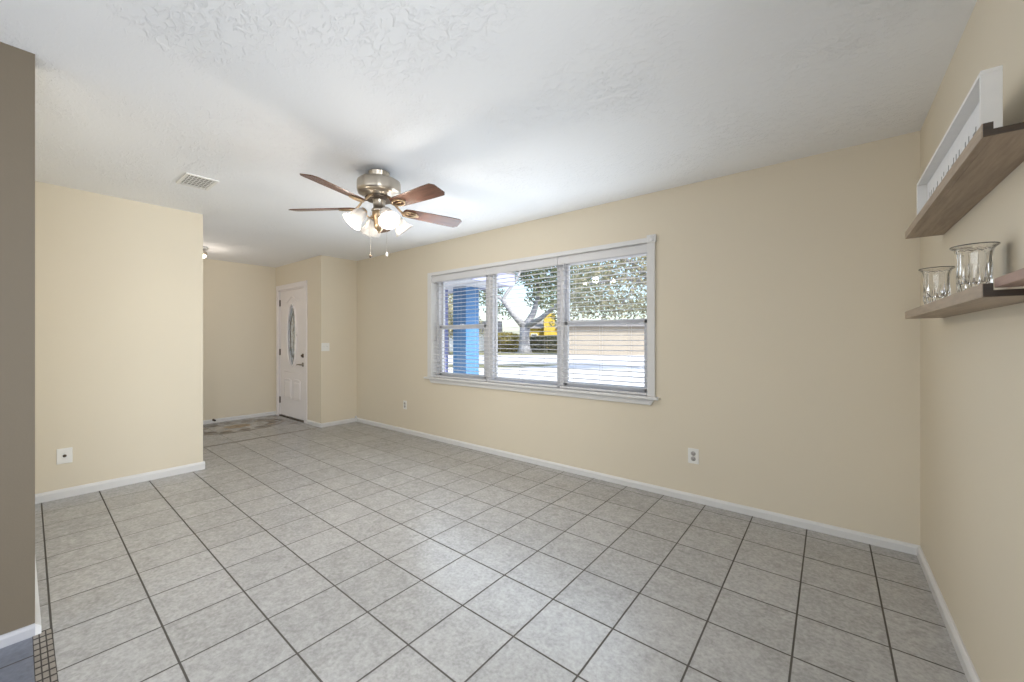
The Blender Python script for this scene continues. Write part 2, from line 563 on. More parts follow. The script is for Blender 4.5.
# ------------------------------------------------------------------ window
# casing, stool and apron (trim) fixed round the opening
cs = struct(empty('trim_3', (-2.52, YW, WZ0)))
def cpart(b, name, **k):
    return b.build(name, 'white', cs, cs.location, **k)
yc0 = YW - 0.02
cpart(B().box(-3.94, WX0, yc0, YW, WZ0, 2.075), 'side_casing', bevel=0.004)
cpart(B().box(WX1, -1.10, yc0, YW, WZ0, 2.03), 'side_casing', bevel=0.004)
cpart(B().box(WX0, -1.165, yc0, YW, WZ1 - 0.005, 2.075), 'head_casing', bevel=0.004)
r = B().box(-1.165, -1.092, yc0 - 0.006, YW, 2.03, 2.092)
r.lathe([(0.026, 0), (0.026, 0.004), (0.018, 0.007), (0.012, 0.004), (0.006, 0.009), (1e-6, 0.009)], T(-1.128, yc0 - 0.006, 2.061) @ RX(PI / 2), n=20)
cpart(r, 'corner_rosette')
cpart(B().box(-3.985, -1.065, YW - 0.048, YW + 0.14, WZ0 - 0.022, WZ0), 'window_stool', bevel=0.006)
ap = B()
ap.prism([(-3.91, YW, WZ0 - 0.022), (-1.105, YW, WZ0 - 0.022), (-1.135, YW, WZ0 - 0.07), (-3.88, YW, WZ0 - 0.07)], (0, -0.02, 0))
cpart(ap, 'apron', bevel=0.004)
cpart(B().box(WX0 - 0.001, WX0 + 0.004, YW - 0.001, YW + 0.076, WZ0, WZ1).box(WX1 - 0.004, WX1 + 0.001, YW - 0.001, YW + 0.076, WZ0, WZ1)
      .box(WX0, WX1, YW - 0.001, YW + 0.076, WZ1 - 0.0015, WZ1 + 0.001), 'jamb_liner')

# window unit: single-hung, fixed picture pane, single-hung
win = struct(empty('window_1', (-2.52, YW + 0.1, WZ0)))
def wpart(b, name, mat='vinyl', par=None, **k):
    return b.build(name, mat, par or win, win.location, **k)
y0, y1 = YW + 0.075, YW + 0.155
MUL = [(-3.03, -2.925), (-2.085, -2.012)]
wpart(B().box(WX0, WX0 + 0.045, y0, y1, WZ0, WZ1).box(WX1 - 0.02, WX1, y0, y1, WZ0, WZ1)
      .box(WX0, WX1, y0, y1, WZ1 - 0.035, WZ1).box(WX0, WX1, y0, y1, WZ0, WZ0 + 0.022), 'window_frame', bevel=0.004)
for a, c in MUL:
    wpart(B().box(a, c, y0 - 0.005, y1, WZ0 + 0.022, WZ1 - 0.035).box((a + c) / 2 - 0.006, (a + c) / 2 + 0.006, y0 - 0.011, y0, WZ0 + 0.022, WZ1 - 0.035), 'mullion', bevel=0.003)
def sash(xa, xb, za, zb, yy, w=0.032, name='sash'):
    s_ = B().box(xa, xa + w, yy, yy + 0.03, za, zb).box(xb - w, xb, yy, yy + 0.03, za, zb)
    s_.box(xa, xb, yy, yy + 0.03, za, za + w).box(xa, xb, yy, yy + 0.03, zb - w, zb)
    f = wpart(s_, name, bevel=0.004)
    wpart(B().box(xa + w * 0.8, xb - w * 0.8, yy + 0.012, yy + 0.017, za + w * 0.8, zb - w * 0.8), 'pane', 'pane', f)
ZM = 1.395
for xa, xb in ((WX0 + 0.045, MUL[0][0]), (MUL[1][1], WX1 - 0.02)):
    sash(xa, xb, ZM - 0.02, WZ1 - 0.035, y0 + 0.042, name='upper_sash')
    sash(xa, xb, WZ0 + 0.022, ZM + 0.025, y0 + 0.008, 0.04, name='lower_sash')
    xm = (xa + xb) / 2
    wpart(B().box(xm - 0.02, xm + 0.02, y0 - 0.004, y0 + 0.03, ZM + 0.022, ZM + 0.034), 'sash_lock')
sash(MUL[0][1], MUL[1][0], WZ0 + 0.022, WZ1 - 0.035, y0 + 0.03, 0.02, name='fixed_sash')

# three inside-mounted venetian blinds
def blind(xa, xb, label):
    t = thing('venetian_blind', label, 'blind', ((xa + xb) / 2, YW + 0.035, WZ0), 'white venetian blinds in the front window')
    o = t.location
    yb = YW + 0.037
    hw = 0.0245
    B().box(xa + 0.006, xb - 0.006, yb - 0.028, yb + 0.026, 1.985, WZ1 - 0.002).build('headrail', 'slat', t, o, bevel=0.003)
    v = B()
    v.prism([(xa, yb - 0.036, 1.952), (xa, yb - 0.040, 1.962), (xa, yb - 0.040, 2.02), (xa, yb - 0.034, 2.034), (xa, yb - 0.029, 2.034), (xa, yb - 0.029, 1.952)], (xb - xa, 0, 0))
    v.build('valance', 'slat', t, o)
    s_ = B()
    z = 1.945
    tl = math.radians(3)
    while z > WZ0 + 0.045:
        pr = []
        for k in range(7):
            q = -1 + 2 * k / 6
            pr.append((xa + 0.01, yb + q * hw * math.cos(tl), z + q * hw * math.sin(tl) + 0.0025 * (1 - q * q) + 0.0013))
        for k in range(6, -1, -1):
            q = -1 + 2 * k / 6
            pr.append((xa + 0.01, yb + q * hw * math.cos(tl), z + q * hw * math.sin(tl) + 0.0025 * (1 - q * q) - 0.0013))
        s_.prism(pr, (xb - xa - 0.02, 0, 0))
        z -= 0.0445
    s_.build('slats', 'slat', t, o)
    B().box(xa + 0.01, xb - 0.01, yb - 0.025, yb + 0.025, WZ0 + 0.003, WZ0 + 0.022).build('bottom_rail', 'slat', t, o, bevel=0.004)
    for xc in (xa + 0.16, (xa + xb) / 2, xb - 0.16):
        c = B()
        for yy in (yb - 0.0255, yb + 0.0255):
            c.tube([(xc, yy, WZ0 + 0.02), (xc, yy, 1.99)], 0.0009, n=5)
        c.build('ladder_cord', 'slat', t, o)
    w = B().tube([(xa + 0.07, yb - 0.043, 1.97), (xa + 0.075, yb - 0.045, 1.25)], 0.004, n=6)
    w.build('tilt_wand', 'slat', t, o)
blind(WX0 + 0.004, -2.975, 'white venetian blind in front of the left window, before the blue porch column')
blind(-2.970, -2.035, 'white venetian blind over the middle picture window with the oak trunk behind')
blind(-2.030, WX1 - 0.004, 'white venetian blind over the right window, nearest the wall shelves')

# ------------------------------------------------------------------ front door
dr = struct(empty('door_1', ((DX0 + DX1) / 2, YD, 0)))
def dpart(b, name, mat='door', par=None, **k):
    return b.build(name, mat, par or dr, dr.location, **k)
dx0, dx1, dyf = DX0 + 0.03, DX1 - 0.03, YD + 0.012
dz0, dz1 = 0.022, DZ1 - 0.025
ex, ez, ea, eb = (dx0 + dx1) / 2, 1.31, 0.155, 0.485
# leaf with an oval opening: ring of quads between the oval and the outline
def oval_leaf():
    n = 64
    g = B()
    fr, bk = [], []
    for k in range(n):
        a = 2 * PI * k / n
        cx_, cz_ = math.cos(a), math.sin(a)
        ix, iz = ex + ea * cx_, ez + eb * cz_
        tx = ((dx1 - ex) / abs(cx_)) if abs(cx_) > 1e-6 else 1e9
        tz = (((dz1 - ez) if cz_ > 0 else (ez - dz0)) / abs(cz_)) if abs(cz_) > 1e-6 else 1e9
        s_ = min(tx, tz)
        fr.append(((ix, iz), (ex + s_ * cx_, ez + s_ * cz_)))
    # make sure the four corners are in the outline
    corners = [(dx1, dz1), (dx0, dz1), (dx0, dz0), (dx1, dz0)]
    for c in corners:
        j = min(range(n), key=lambda i: (fr[i][1][0] - c[0]) ** 2 + (fr[i][1][1] - c[1]) ** 2)
        fr[j] = (fr[j][0], c)
    vs = []
    for yy in (dyf, dyf + 0.044):
        for (i_, o_) in fr:
            vs += [(i_[0], yy, i_[1]), (o_[0], yy, o_[1])]
    fs = []
    N2 = 2 * n
    for k in range(n):
        k2 = (k + 1) % n
        fs.append((2 * k, 2 * k + 1, 2 * k2 + 1, 2 * k2))
        fs.append((N2 + 2 * k, N2 + 2 * k2, N2 + 2 * k2 + 1, N2 + 2 * k + 1))
        fs.append((2 * k, 2 * k2, N2 + 2 * k2, N2 + 2 * k))
        fs.append((2 * k + 1, N2 + 2 * k + 1, N2 + 2 * k2 + 1, 2 * k2 + 1))
    return g.add(vs, fs)
leaf = dpart(oval_leaf(), 'door_leaf')
def oval_pts(a_, b_, yy, n=48):
    return [(ex + a_ * math.cos(2 * PI * k / n), yy, ez + b_ * math.sin(2 * PI * k / n)) for k in range(n + 1)]
def loop_tube(g, pts, r_, n=6):
    g.tube(pts, r_, n=n)
    return g
fr_ = loop_tube(B(), oval_pts(ea + 0.008, eb + 0.008, dyf - 0.003), 0.016, 8)
dpart(fr_, 'oval_frame', 'door', leaf)
gl = B()
gl.prism(oval_pts(ea + 0.004, eb + 0.004, dyf + 0.018)[:-1], (0, 0.008, 0))
dpart(gl, 'oval_glass', 'leaded', leaf)
cm = loop_tube(B(), oval_pts(ea * 0.62, eb * 0.72, dyf + 0.014), 0.004, 6)
for k in range(6):
    a = PI / 6 + k * PI / 3
    cm.tube([(ex + ea * .62 * math.cos(a), dyf + 0.014, ez + eb * .72 * math.sin(a)), (ex + ea * math.cos(a), dyf + 0.014, ez + eb * math.sin(a))], 0.004, n=6)
cm.tube([(ex, dyf + .014, ez - eb), (ex, dyf + .014, ez + eb)], 0.003, n=6)
dpart(cm, 'glass_came', 'hinge', leaf)
# raised mouldings
def moulding(pts, name, closed=True, r_=0.008):
    g = B()
    if closed:
        pts = pts + [pts[0]]
    g.tube([(x, dyf - 0.0005, z) for x, z in pts], r_, n=6)
    return dpart(g, name, 'door', leaf)
for xa, xb in ((dx0 + 0.16, ex - 0.035), (ex + 0.035, dx1 - 0.16)):
    pts = [(xa, 0.30), (xb, 0.30), (xb, 0.60)]
    pts += [(xb + (xa - xb) * q, 0.60 + (0.035 if (xa < ex) else 0.035) * math.sin(PI * q) * 0.6) for q in (0.25, 0.5, 0.75)]
    pts += [(xa, 0.60)]
    moulding(pts, 'lower_panel')
    g = B().box(xa + 0.03, xb - 0.03, dyf - 0.006, dyf + 0.004, 0.33, 0.57)
    dpart(g, 'raised_panel', 'door', leaf, bevel=0.006)
moulding([(dx0 + 0.16 + 0.57 * q, 0.735) for q in (0, 0.5, 1)], 'middle_moulding', False)
sw = [(dx0 + 0.15 + 0.59 * q, 1.865 + 0.055 * math.exp(-((q - 0.5) / 0.16) ** 2) - 0.03 * math.exp(-((abs(q - 0.5) - 0.32) / 0.12) ** 2)) for q in [i / 24 for i in range(25)]]
moulding(sw, 'arched_moulding', False, 0.009)
# hinges, lever, deadbolt
for z in (1.84, 1.04, 0.26):
    g = B().box(dx0 - 0.02, dx0 + 0.014, dyf - 0.003, dyf + 0.002, z - 0.05, z + 0.05)
    g.lathe([(0.008, -0.052), (0.008, 0.052)], T(dx0 - 0.003, dyf - 0.007, z), n=10)
    dpart(g, 'hinge', 'hinge', leaf)
lx = dx1 - 0.065
g = B().lathe([(0.033, 0), (0.033, 0.006), (0.025, 0.012), (0.012, 0.016), (0.011, 0.045), (0.013, 0.052), (1e-6, 0.055)], T(lx, dyf, 0.865) @ RX(PI / 2), n=20)
g.tube([(lx, dyf - 0.045, 0.865), (lx - 0.03, dyf - 0.05, 0.868), (lx - 0.08, dyf - 0.05, 0.864), (lx - 0.125, dyf - 0.045, 0.856)], [0.011, 0.010, 0.009, 0.007], n=8)
dpart(g, 'lever_handle', 'satin', leaf)
g = B().lathe([(0.032, 0), (0.032, 0.006), (0.026, 0.012), (0.02, 0.014), (1e-6, 0.014)], T(lx, dyf, 1.0) @ RX(PI / 2), n=20)
g.box(lx - 0.006, lx + 0.006, dyf - 0.03, dyf - 0.012, 0.985, 1.015)
dpart(g, 'deadbolt', 'hinge', leaf)
# jambs, threshold
dpart(B().box(DX0, dx0 - 0.003, YD + 0.002, YD + 0.13, 0, DZ1).box(dx1 + 0.003, DX1, YD + 0.002, YD + 0.13, 0, DZ1).box(DX0, DX1, YD + 0.002, YD + 0.13, dz1 + 0.003, DZ1), 'door_jamb')
dpart(B().box(DX0 + 0.03, DX1 - 0.03, YD - 0.01, YD + 0.13, 0, 0.016), 'threshold', 'hinge')
cas = struct(empty('trim_4', ((DX0 + DX1) / 2, YD, 0)))
for xa, xb in ((DX0 - 0.065, DX0 + 0.008), (DX1 - 0.008, DX1 + 0.08)):
    B().box(xa, xb, YD - 0.018, YD, 0, DZ1 - 0.006).build('door_casing', 'door', cas, cas.location, bevel=0.005)
B().box(DX0 - 0.065, DX1 + 0.08, YD - 0.02, YD, DZ1 - 0.006, DZ1 + 0.072).build('head_casing', 'door', cas, cas.location, bevel=0.005)

# ------------------------------------------------------------------ ceiling fan
FX, FY = -2.528, 1.632
fan = thing('ceiling_fan', 'five-blade ceiling fan with reddish wooden blades and four lit frosted glass shades', 'ceiling fan', (FX, FY, H))
def fp(b, name, mat, par=None, **k):
    return b.build(name, mat, par or fan, **k)
fp(B().lathe([(0.072, -0.001), (0.074, -0.006), (0.066, -0.014), (0.066, -0.036), (0.060, -0.048), (0.050, -0.056)], n=120, ripple=24, amp=0.012), 'canopy', 'nickel')
g = B().lathe([(0.05, -0.052), (0.10, -0.055), (0.132, -0.060), (0.146, -0.068), (0.151, -0.080), (0.152, -0.10), (0.152, -0.136), (0.148, -0.150), (0.130, -0.158), (0.095, -0.163), (0.092, -0.180), (0.07, -0.188)], n=120, ripple=10, amp=0.012)
fp(g, 'motor_housing', 'nickel')
fp(B().lathe([(0.086, -0.181), (0.098, -0.186), (0.098, -0.196), (0.086, -0.201)], n=32), 'flywheel', 'hinge')
fp(B().lathe([(0.05, -0.196), (0.043, -0.206), (0.042, -0.262), (0.052, -0.268), (0.055, -0.275), (0.05, -0.283)], n=28), 'switch_housing', 'nickel')
fp(B().lathe([(0.045, -0.280), (0.05, -0.292), (0.05, -0.318), (0.04, -0.332), (0.034, -0.352), (0.036, -0.372), (0.03, -0.400), (0.016, -0.418), (0.008, -0.424), (0.009, -0.432), (1e-6, -0.438)], n=28), 'light_fitter', 'brass')
# blade prototype along +x, then rotated copies
BZ, BL0, BL1 = -0.252, 0.185, 0.64
def blade_b():
    out = [(BL0, -0.050), (BL0 + 0.05, -0.057), (BL1 - 0.10, -0.068), (BL1 - 0.025, -0.068), (BL1, -0.045), (BL1, 0.045), (BL1 - 0.025, 0.068), (BL1 - 0.10, 0.068), (BL0 + 0.05, 0.057), (BL0, 0.050), (BL0 - 0.012, 0.025), (BL0 - 0.012, -0.025)]
    return B().prism([(x, y, -0.003) for x, y in out], (0, 0, 0.006))
def iron_b():
    g = B()
    g.tube([(0.088, 0, 0.062), (0.115, 0, 0.052), (0.15, 0, 0.012), (0.175, 0, -0.007)], [0.011, 0.009, 0.008, 0.008], n=8)
    for s_ in (-1, 1):      # open scroll bracket under the blade root
        g.tube([(0.165, 0, -0.008), (0.19, 0.026 * s_, -0.008), (0.225, 0.034 * s_, -0.008), (0.262, 0.026 * s_, -0.008), (0.292, 0.0, -0.008)], [0.007, 0.007, 0.006, 0.006, 0.006], n=6)
    g.tube([(0.17, 0, -0.008), (0.23, 0, -0.008), (0.292, 0, -0.008)], 0.006, n=6)
    for x, y in ((0.215, 0.03), (0.215, -0.03), (0.285, 0.0)):
        g.lathe([(0.008, -0.0135), (0.008, -0.006)], T(x, y, 0), n=10)
    return g
BLADE0 = math.radians(-71)
for k in range(5):
    mt = RZ(BLADE0 + k * 2 * PI / 5)
    bl_ = None
    if k == 0:
        pb = fp(blade_b(), 'blade', 'blade', bevel=0.002)
        pi_ = iron_b().build('blade_iron', 'brass', pb)
        bl_ = pb
    else:
        bl_ = pb.copy(); COL.objects.link(bl_); bl_.parent = fan
        i2 = pi_.copy(); COL.objects.link(i2); i2.parent = bl_
    bl_.matrix_local = T(0, 0, BZ) @ mt @ RX(math.radians(-13.5)) @ RY(math.radians(1.0))
# arms, shades, bulbs
TILT = math.radians(42)
SH = T(0.112, 0, -0.300) @ RY(math.radians(180) - TILT)       # local +z runs out of the shade's mouth
def shade_b():
    g = B()
    g.open = True
    outer = [(0.020, 0.0), (0.033, 0.004), (0.042, 0.02), (0.047, 0.045), (0.049, 0.07), (0.054, 0.09), (0.064, 0.108), (0.075, 0.118)]
    inner = [(r_ - 0.003, z + 0.001) for r_, z in outer[::-1]]
    g.lathe(outer + inner, SH, n=48, ripple=12, amp=0.018)
    return g
def arm_b():
    g = B().tube([(0.045, 0, -0.330), (0.072, 0, -0.338), (0.092, 0, -0.320), (0.094, 0, -0.292), (0.102, 0, -0.284)], 0.0065, n=8)
    g.lathe([(0.012, -0.02), (0.024, -0.012), (0.026, 0.004), (0.024, 0.012)], SH, n=20)
    return g
def bulb_b():
    return B().lathe([(0.012, 0.012), (0.014, 0.03), (0.024, 0.045), (0.029, 0.062), (0.026, 0.078), (0.014, 0.088), (1e-6, 0.091)], SH, n=16)
for k in range(4):
    mt = RZ(math.radians(-13 + 90 * k))
    if k == 0:
        pa = fp(arm_b(), 'light_arm', 'brass')
        ps = fp(shade_b(), 'lamp_shade', 'shade')
        pu = bulb_b().build('bulb', 'bulb', ps)
        a_, s_ = pa, ps
    else:
        a_ = pa.copy(); s_ = ps.copy(); u_ = pu.copy()
        for q in (a_, s_, u_):
            COL.objects.link(q)
        a_.parent = fan; s_.parent = fan; u_.parent = s_
    a_.matrix_local = mt
    s_.matrix_local = mt
    lp = (mt @ SH) @ Vector((0, 0, 0.108))
    light('fan_bulb_light', 'POINT', lp, 9.0, (1.0, 0.91, 0.79), size=0.045, parent=fan)
def chain(dx, dy, z1, fob):
    g = B()
    z = -0.285
    while z > z1:
        g.ball((dx, dy, z), 0.0019, n=4)
        z -= 0.0052
    c_ = fp(g, 'pull_chain', 'chain')
    f_ = B().lathe([(1e-6, z1 + 0.004), (0.005, z1), (0.0095, z1 - 0.012), (0.0085, z1 - 0.022), (1e-6, z1 - 0.027)], T(dx, dy, 0), n=14)
    f_.build('chain_fob', fob, c_)
chain(-0.055, -0.035, -0.585, 'hinge')
chain(0.043, 0.034, -0.575, 'plastic')

# ------------------------------------------------------------------ ceiling register, entry light
vx, vy = -3.745, 0.86
v = thing('ceiling_vent', 'white metal air register set in the ceiling left of the fan', 'vent', (vx, vy, H))
hx_, hy_ = 0.145, 0.10
g = B()
for xa, xb, ya, yb in ((-hx_, hx_, -hy_, -hy_ + 0.022), (-hx_, hx_, hy_ - 0.022, hy_), (-hx_, -hx_ + 0.022, -hy_ + 0.022, hy_ - 0.022), (hx_ - 0.022, hx_, -hy_ + 0.022, hy_ - 0.022)):
    g.box(xa, xb, ya, yb, -0.009, 0)
g.build('vent_frame', 'plastic', v, bevel=0.003)
B().box(-hx_ + 0.02, hx_ - 0.02, -hy_ + 0.02, hy_ - 0.02, -0.0015, -0.0005).build('dark_backing', 'grey_plastic', v)
g = B()
for k in range(7):
    y = -hy_ + 0.034 + k * 0.0222
    g.obox(T(0, y, -0.006) @ RX(math.radians(40)), hx_ - 0.022, 0.0075, 0.0008)
g.build('louvers', 'plastic', v)
g = B()
for k in range(5):
    x = -hx_ + 0.055 + k * 0.045
    g.obox(T(x, 0, -0.009), 0.004, hy_ - 0.022, 0.0012)
g.build('cross_bars', 'plastic', v)

e = thing('entry_ceiling_light', 'small flush ceiling light with metal collar at the entry, half hidden by the left wall', 'ceiling light', (-6.36, 1.50, H))
B().lathe([(0.075, 0), (0.075, -0.02), (0.066, -0.03), (0.03, -0.034)], n=28).build('ceiling_plate', 'plastic', e)
B().lathe([(0.028, -0.03), (0.03, -0.045), (0.060, -0.055), (0.066, -0.085), (0.05, -0.092)], n=28).build('collar', 'nickel', e)
g = B(); g.lathe([(0.045, -0.09), (0.055, -0.105), (0.05, -0.125), (0.03, -0.138), (1e-6, -0.142)], n=28)
g.build('glass_globe', 'bulb', e)
light('entry_bulb_light', 'POINT', (0, 0, -0.26), 2.2, (1.0, 0.89, 0.77), size=0.06, parent=e)

# ------------------------------------------------------------------ outlets, switch, jack, door stop
def outlet(label, x, z, w=0.078, h=0.116):
    t = thing('wall_outlet', label, 'outlet', (x, YW, z), 'outlets in the window wall')
    B().box(-w / 2, w / 2, -0.006, 0, -h / 2, h / 2).build('cover_plate', 'plastic', t, bevel=0.003)
    for s_ in (-1, 1):
        g = B().lathe([(0.0175, 0), (0.0175, 0.003), (1e-6, 0.003)], T(0, -0.006, s_ * 0.0195) @ RX(PI / 2), n=20)
        so = g.build('socket', 'grey_plastic', t)
        B().box(-0.008, -0.006, -0.0098, -0.0085, s_ * 0.0195 - 0.002, s_ * 0.0195 + 0.008).box(0.006, 0.008, -0.0098, -0.0085, s_ * 0.0195 - 0.002, s_ * 0.0195 + 0.007).lathe(
            [(0.0025, 0.009), (0.0025, 0.0098)], T(0, 0, s_ * 0.0195 - 0.008) @ RX(PI / 2), n=8).build('socket_slots', 'dark', so)
outlet('white double outlet low on the window wall to the right of the window', -0.812, 0.348)
outlet('white double outlet low on the window wall near the far corner', -4.42, 0.371, 0.072, 0.114)
t = thing('cable_jack', 'white square jack plate with a dark centre low on the left wall', 'wall plate', (XL, 0.238, 0.328))
B().box(0, 0.006, -0.042, 0.042, -0.06, 0.06).build('cover_plate', 'plastic', t, bevel=0.003)
B().lathe([(0.011, 0.006), (0.011, 0.009), (0.005, 0.010), (0.005, 0.017), (1e-6, 0.017)], RY(PI / 2), n=14).build('coax_port', 'hinge', t)
t = thing('light_switch', 'white double switch plate on the short wall beside the front door', 'light switch', (XS, YD + 0.06, 1.137))
B().box(0, 0.006, -0.058, 0.058, -0.058, 0.058).build('cover_plate', 'plastic', t, bevel=0.003)
for s_ in (-1, 1):
    B().box(0.006, 0.010, s_ * 0.023 - 0.016, s_ * 0.023 + 0.016, -0.033, 0.033).obox(T(0.012, s_ * 0.023, 0.008) @ RY(0.4), 0.006, 0.006, 0.010).build('switch_toggle', 'plastic', t, bevel=0.001)
t = thing('door_stop', 'small dark spring door stop on the far baseboard of the entry', 'door stop', (XE + 0.013, 1.84, 0.045))
B().lathe([(0.016, 0), (0.016, 0.006), (0.009, 0.010), (0.009, 0.06), (0.007, 0.062)], RY(PI / 2), n=14).build('spring', 'hinge', t)
B().lathe([(0.012, 0.060), (0.014, 0.066), (0.012, 0.08), (1e-6, 0.082)], RY(PI / 2), n=14).build('rubber_tip', 'dark', t)
g = B().box(XS, XS + 0.022, YW - 0.035, YW - 0.013, 0, 0.085)
struct(g.build('trim_5', 'white', bevel=0.003))

# ------------------------------------------------------------------ inlaid medallion in the entry floor
mcx, mcy = -6.63, 1.98
md = thing('floor_medallion', 'faded brown oval stone inlay in the entry floor tiles', 'floor inlay', (mcx, mcy, 0))
def ring(a0, b0, a1, b1, n=72, z=0.0016, sc=0, amp=0.0):
    vs, fs = [], []
    for k in range(n):
        t_ = 2 * PI * k / n
        q = 1 + amp * math.cos(sc * t_)
        for (aa, bb, zz) in ((a0, b0, 0.0), (a0, b0, z), (a1 * q, b1 * q, z), (a1 * q, b1 * q, 0.0)):
            vs.append((aa * math.cos(t_), bb * math.sin(t_), zz))
    for k in range(n):
        k2 = (k + 1) % n
        for j in range(3):
            fs.append((4 * k + j, 4 * k2 + j, 4 * k2 + j + 1, 4 * k + j + 1))
    return vs, fs
g = B()
g.add(*ring(0.40, 0.56, 0.43, 0.60, sc=16, amp=0.02))
g.build('outer_band', 'inlay', md)
g = B()
for k in range(14):
    a = 2 * PI * k / 14
    rx_, ry_ = 0.31 * math.cos(a), 0.46 * math.sin(a)
    pts = []
    for j in range(8):
        t_ = 2 * PI * j / 8
        pts.append((rx_ + 0.045 * math.cos(t_) * (1 + 0.3 * math.cos(2 * t_)), ry_ + 0.075 * math.sin(t_), 0.0))
    g.prism(pts, (0, 0, 0.0016))
g.build('leaf_ring', 'inlay', md)
g = B()
g.add(*ring(0.02, 0.02, 0.12, 0.16, sc=8, amp=0.12))
g.build('centre_flower', 'inlay_tan', md)
g = B()
for sx, sy in ((1, 1), (1, -1), (-1, 1), (-1, -1)):
    g.prism([(sx * 0.44, sy * 0.64, 0), (sx * 0.44, sy * 0.54, 0), (sx * 0.36, sy * 0.62, 0), (sx * 0.30, sy * 0.65, 0), (sx * 0.38, sy * 0.66, 0)], (0, 0, 0.0016))
g.build('corner_sprays', 'inlay', md)

# ------------------------------------------------------------------ shelves on the right wall
def ledge(name, label, ya, yb, z, grp):
    t = thing(name, label, 'shelf', (XR, ya, z), grp)
    o = t.location
    B().box(0.302, XR, ya + 0.003, yb, z, z + 0.017).build('ledge_board', 'shelf', t, o, bevel=0.0015)
    B().box(0.284, 0.302, ya + 0.003, yb, z, z + 0.034).build('front_lip', 'shelf', t, o, bevel=0.0015)
    B().box(0.286, 0.302, ya, ya + 0.003, z + 0.001, z + 0.033).box(0.302, XR - 0.001, ya, ya + 0.003, z + 0.001, z + 0.016).build('end_grain', 'endgrain', t, o)['label'] = 'dark stained cut end of the ledge'
    return t
G = 'brown wooden wall shelves'
ledge('picture_ledge', 'upper brown wooden wall ledge holding the white box frame', 1.434, 2.648, 1.718, G)
ledge('picture_ledge', 'lower brown wooden wall ledge holding the two crystal bowls', 1.434, 2.655, 1.338, G)
t = thing('picture_ledge', 'reddish shelf board at the right photo edge, butted against the end of the lower ledge', 'shelf', (XR, 0.80, 1.359), G)
B().box(0.3025, XR, 0.80, 1.432, 1.359, 1.381).build('shelf_board', 'shelf_pink', t, t.location, bevel=0.0015)

# white shadow-box frame standing on the upper ledge
bx0, bx1, by0, by1, bz0, bz1 = 0.3045, 0.342, 1.55, 2.50, 1.7365, 1.930
t = thing('box_frame', 'white wooden box frame with a whitewashed lettered board, on the upper ledge', 'box frame', (0.322, (by0 + by1) / 2, bz0))
o = t.location
wl = 0.011
g = B().box(bx0, bx1, by0, by1, bz1 - wl, bz1).box(bx0, bx1, by0, by1, bz0, bz0 + wl).box(bx0, bx1, by0, by0 + wl, bz0 + wl, bz1 - wl).box(bx0, bx1, by1 - wl, by1, bz0 + wl, bz1 - wl)
g.build('frame', 'boxwhite', t, o, bevel=0.0012)
bp = B().box(bx1 - 0.006, bx1, by0 + wl, by1 - wl, bz0 + wl, bz1 - wl).build('back_board', 'boxboard', t, o)
rnd = random.Random(3)
y = by0 + 0.05
while y < by1 - 0.06:
    zt = bz0 + 0.126 + rnd.uniform(-0.004, 0.004)
    hgt = rnd.choice((0.016, 0.022, 0.028))
    g = B().box(bx1 - 0.0068, bx1 - 0.0058, y, y + 0.007, zt - hgt, zt)
    if rnd.random() < 0.6:
        g.box(bx1 - 0.0068, bx1 - 0.0058, y, y + 0.034, zt - hgt, zt - hgt + 0.005)
    g.build('worn_letter', 'ink', bp, o)
    y += rnd.choice((0.035, 0.04, 0.05, 0.075))

# cut-crystal bowls with flared rims
def bowl(label, x, y):
    t = thing('crystal_bowl', label, 'glass bowl', (x, y, 1.355), 'crystal bowls on the lower ledge')
    return t
def bowl_mesh():
    g = B()
    g.open = True
    outer = [(1e-6, 0.0), (0.022, 0.0), (0.030, 0.012), (0.034, 0.036), (0.0355, 0.066), (0.036, 0.110), (0.037, 0.142), (0.042, 0.157), (0.051, 0.1645)]
    inner = [(0.0505, 0.1675), (0.0405, 0.160), (0.0345, 0.144), (0.0335, 0.110), (0.032, 0.078), (0.026, 0.054), (1e-6, 0.050)]
    n = 48
    prof = outer + inner
    vs, fs = [], []
    for i, (r_, z) in enumerate(prof):
        for k in range(n):
            a = 2 * PI * k / n
            q = 1.0
            if 2 <= i <= 4:
                q = 1 + 0.055 * (1 if (k + 2 * i) % 4 < 2 else -1)
            elif 5 <= i <= 6:
                q = 1 + 0.022 * math.cos(12 * a)
            vs.append((r_ * q * math.cos(a), r_ * q * math.sin(a), z))
    for i in range(len(prof) - 1):
        for k in range(n):
            k2 = (k + 1) % n
            fs.append((i * n + k, i * n + k2, (i + 1) * n + k2, (i + 1) * n + k))
    g.add(vs, fs, False)
    return g
b1 = bowl_mesh().build('crystal_bowl', 'crystal')
b1.location = (0.345, 1.82, 1.3565)
tag(b1, 'clear crystal bowl with flared rim, nearer of the pair on the lower ledge', 'glass bowl', 'crystal bowls on the lower ledge')
b2 = b1.copy()
COL.objects.link(b2)
b2.location = (0.336, 2.30, 1.3565)
tag(b2, 'clear crystal bowl at the far end of the lower ledge, beside the corner', 'glass bowl', 'crystal bowls on the lower ledge')

# ------------------------------------------------------------------ outdoors
GZ = -0.30
FWD = Vector((-math.sin(YAW), math.cos(YAW), 0))
RGT = Vector((math.cos(YAW), math.sin(YAW), 0))
def away(right, depth, z):          # metres to the right of and beyond the camera foot
    p = RGT * right + FWD * depth
    return Vector((p.x, p.y, z))
struct(B().box(-120, 80, 3.45, 140, GZ - 0.2, GZ).build('ground', 'grass'))
struct(B().box(-12, -4.4, 3.45, 5.9, GZ, -0.05).build('porch_slab', 'concrete'))
struct(B().box(-4.4, 4.0, 3.45, 17.0, GZ, -0.10).build('patio', 'concrete'))  # pale slab; unseen near part added to bounce sunlight up through the window
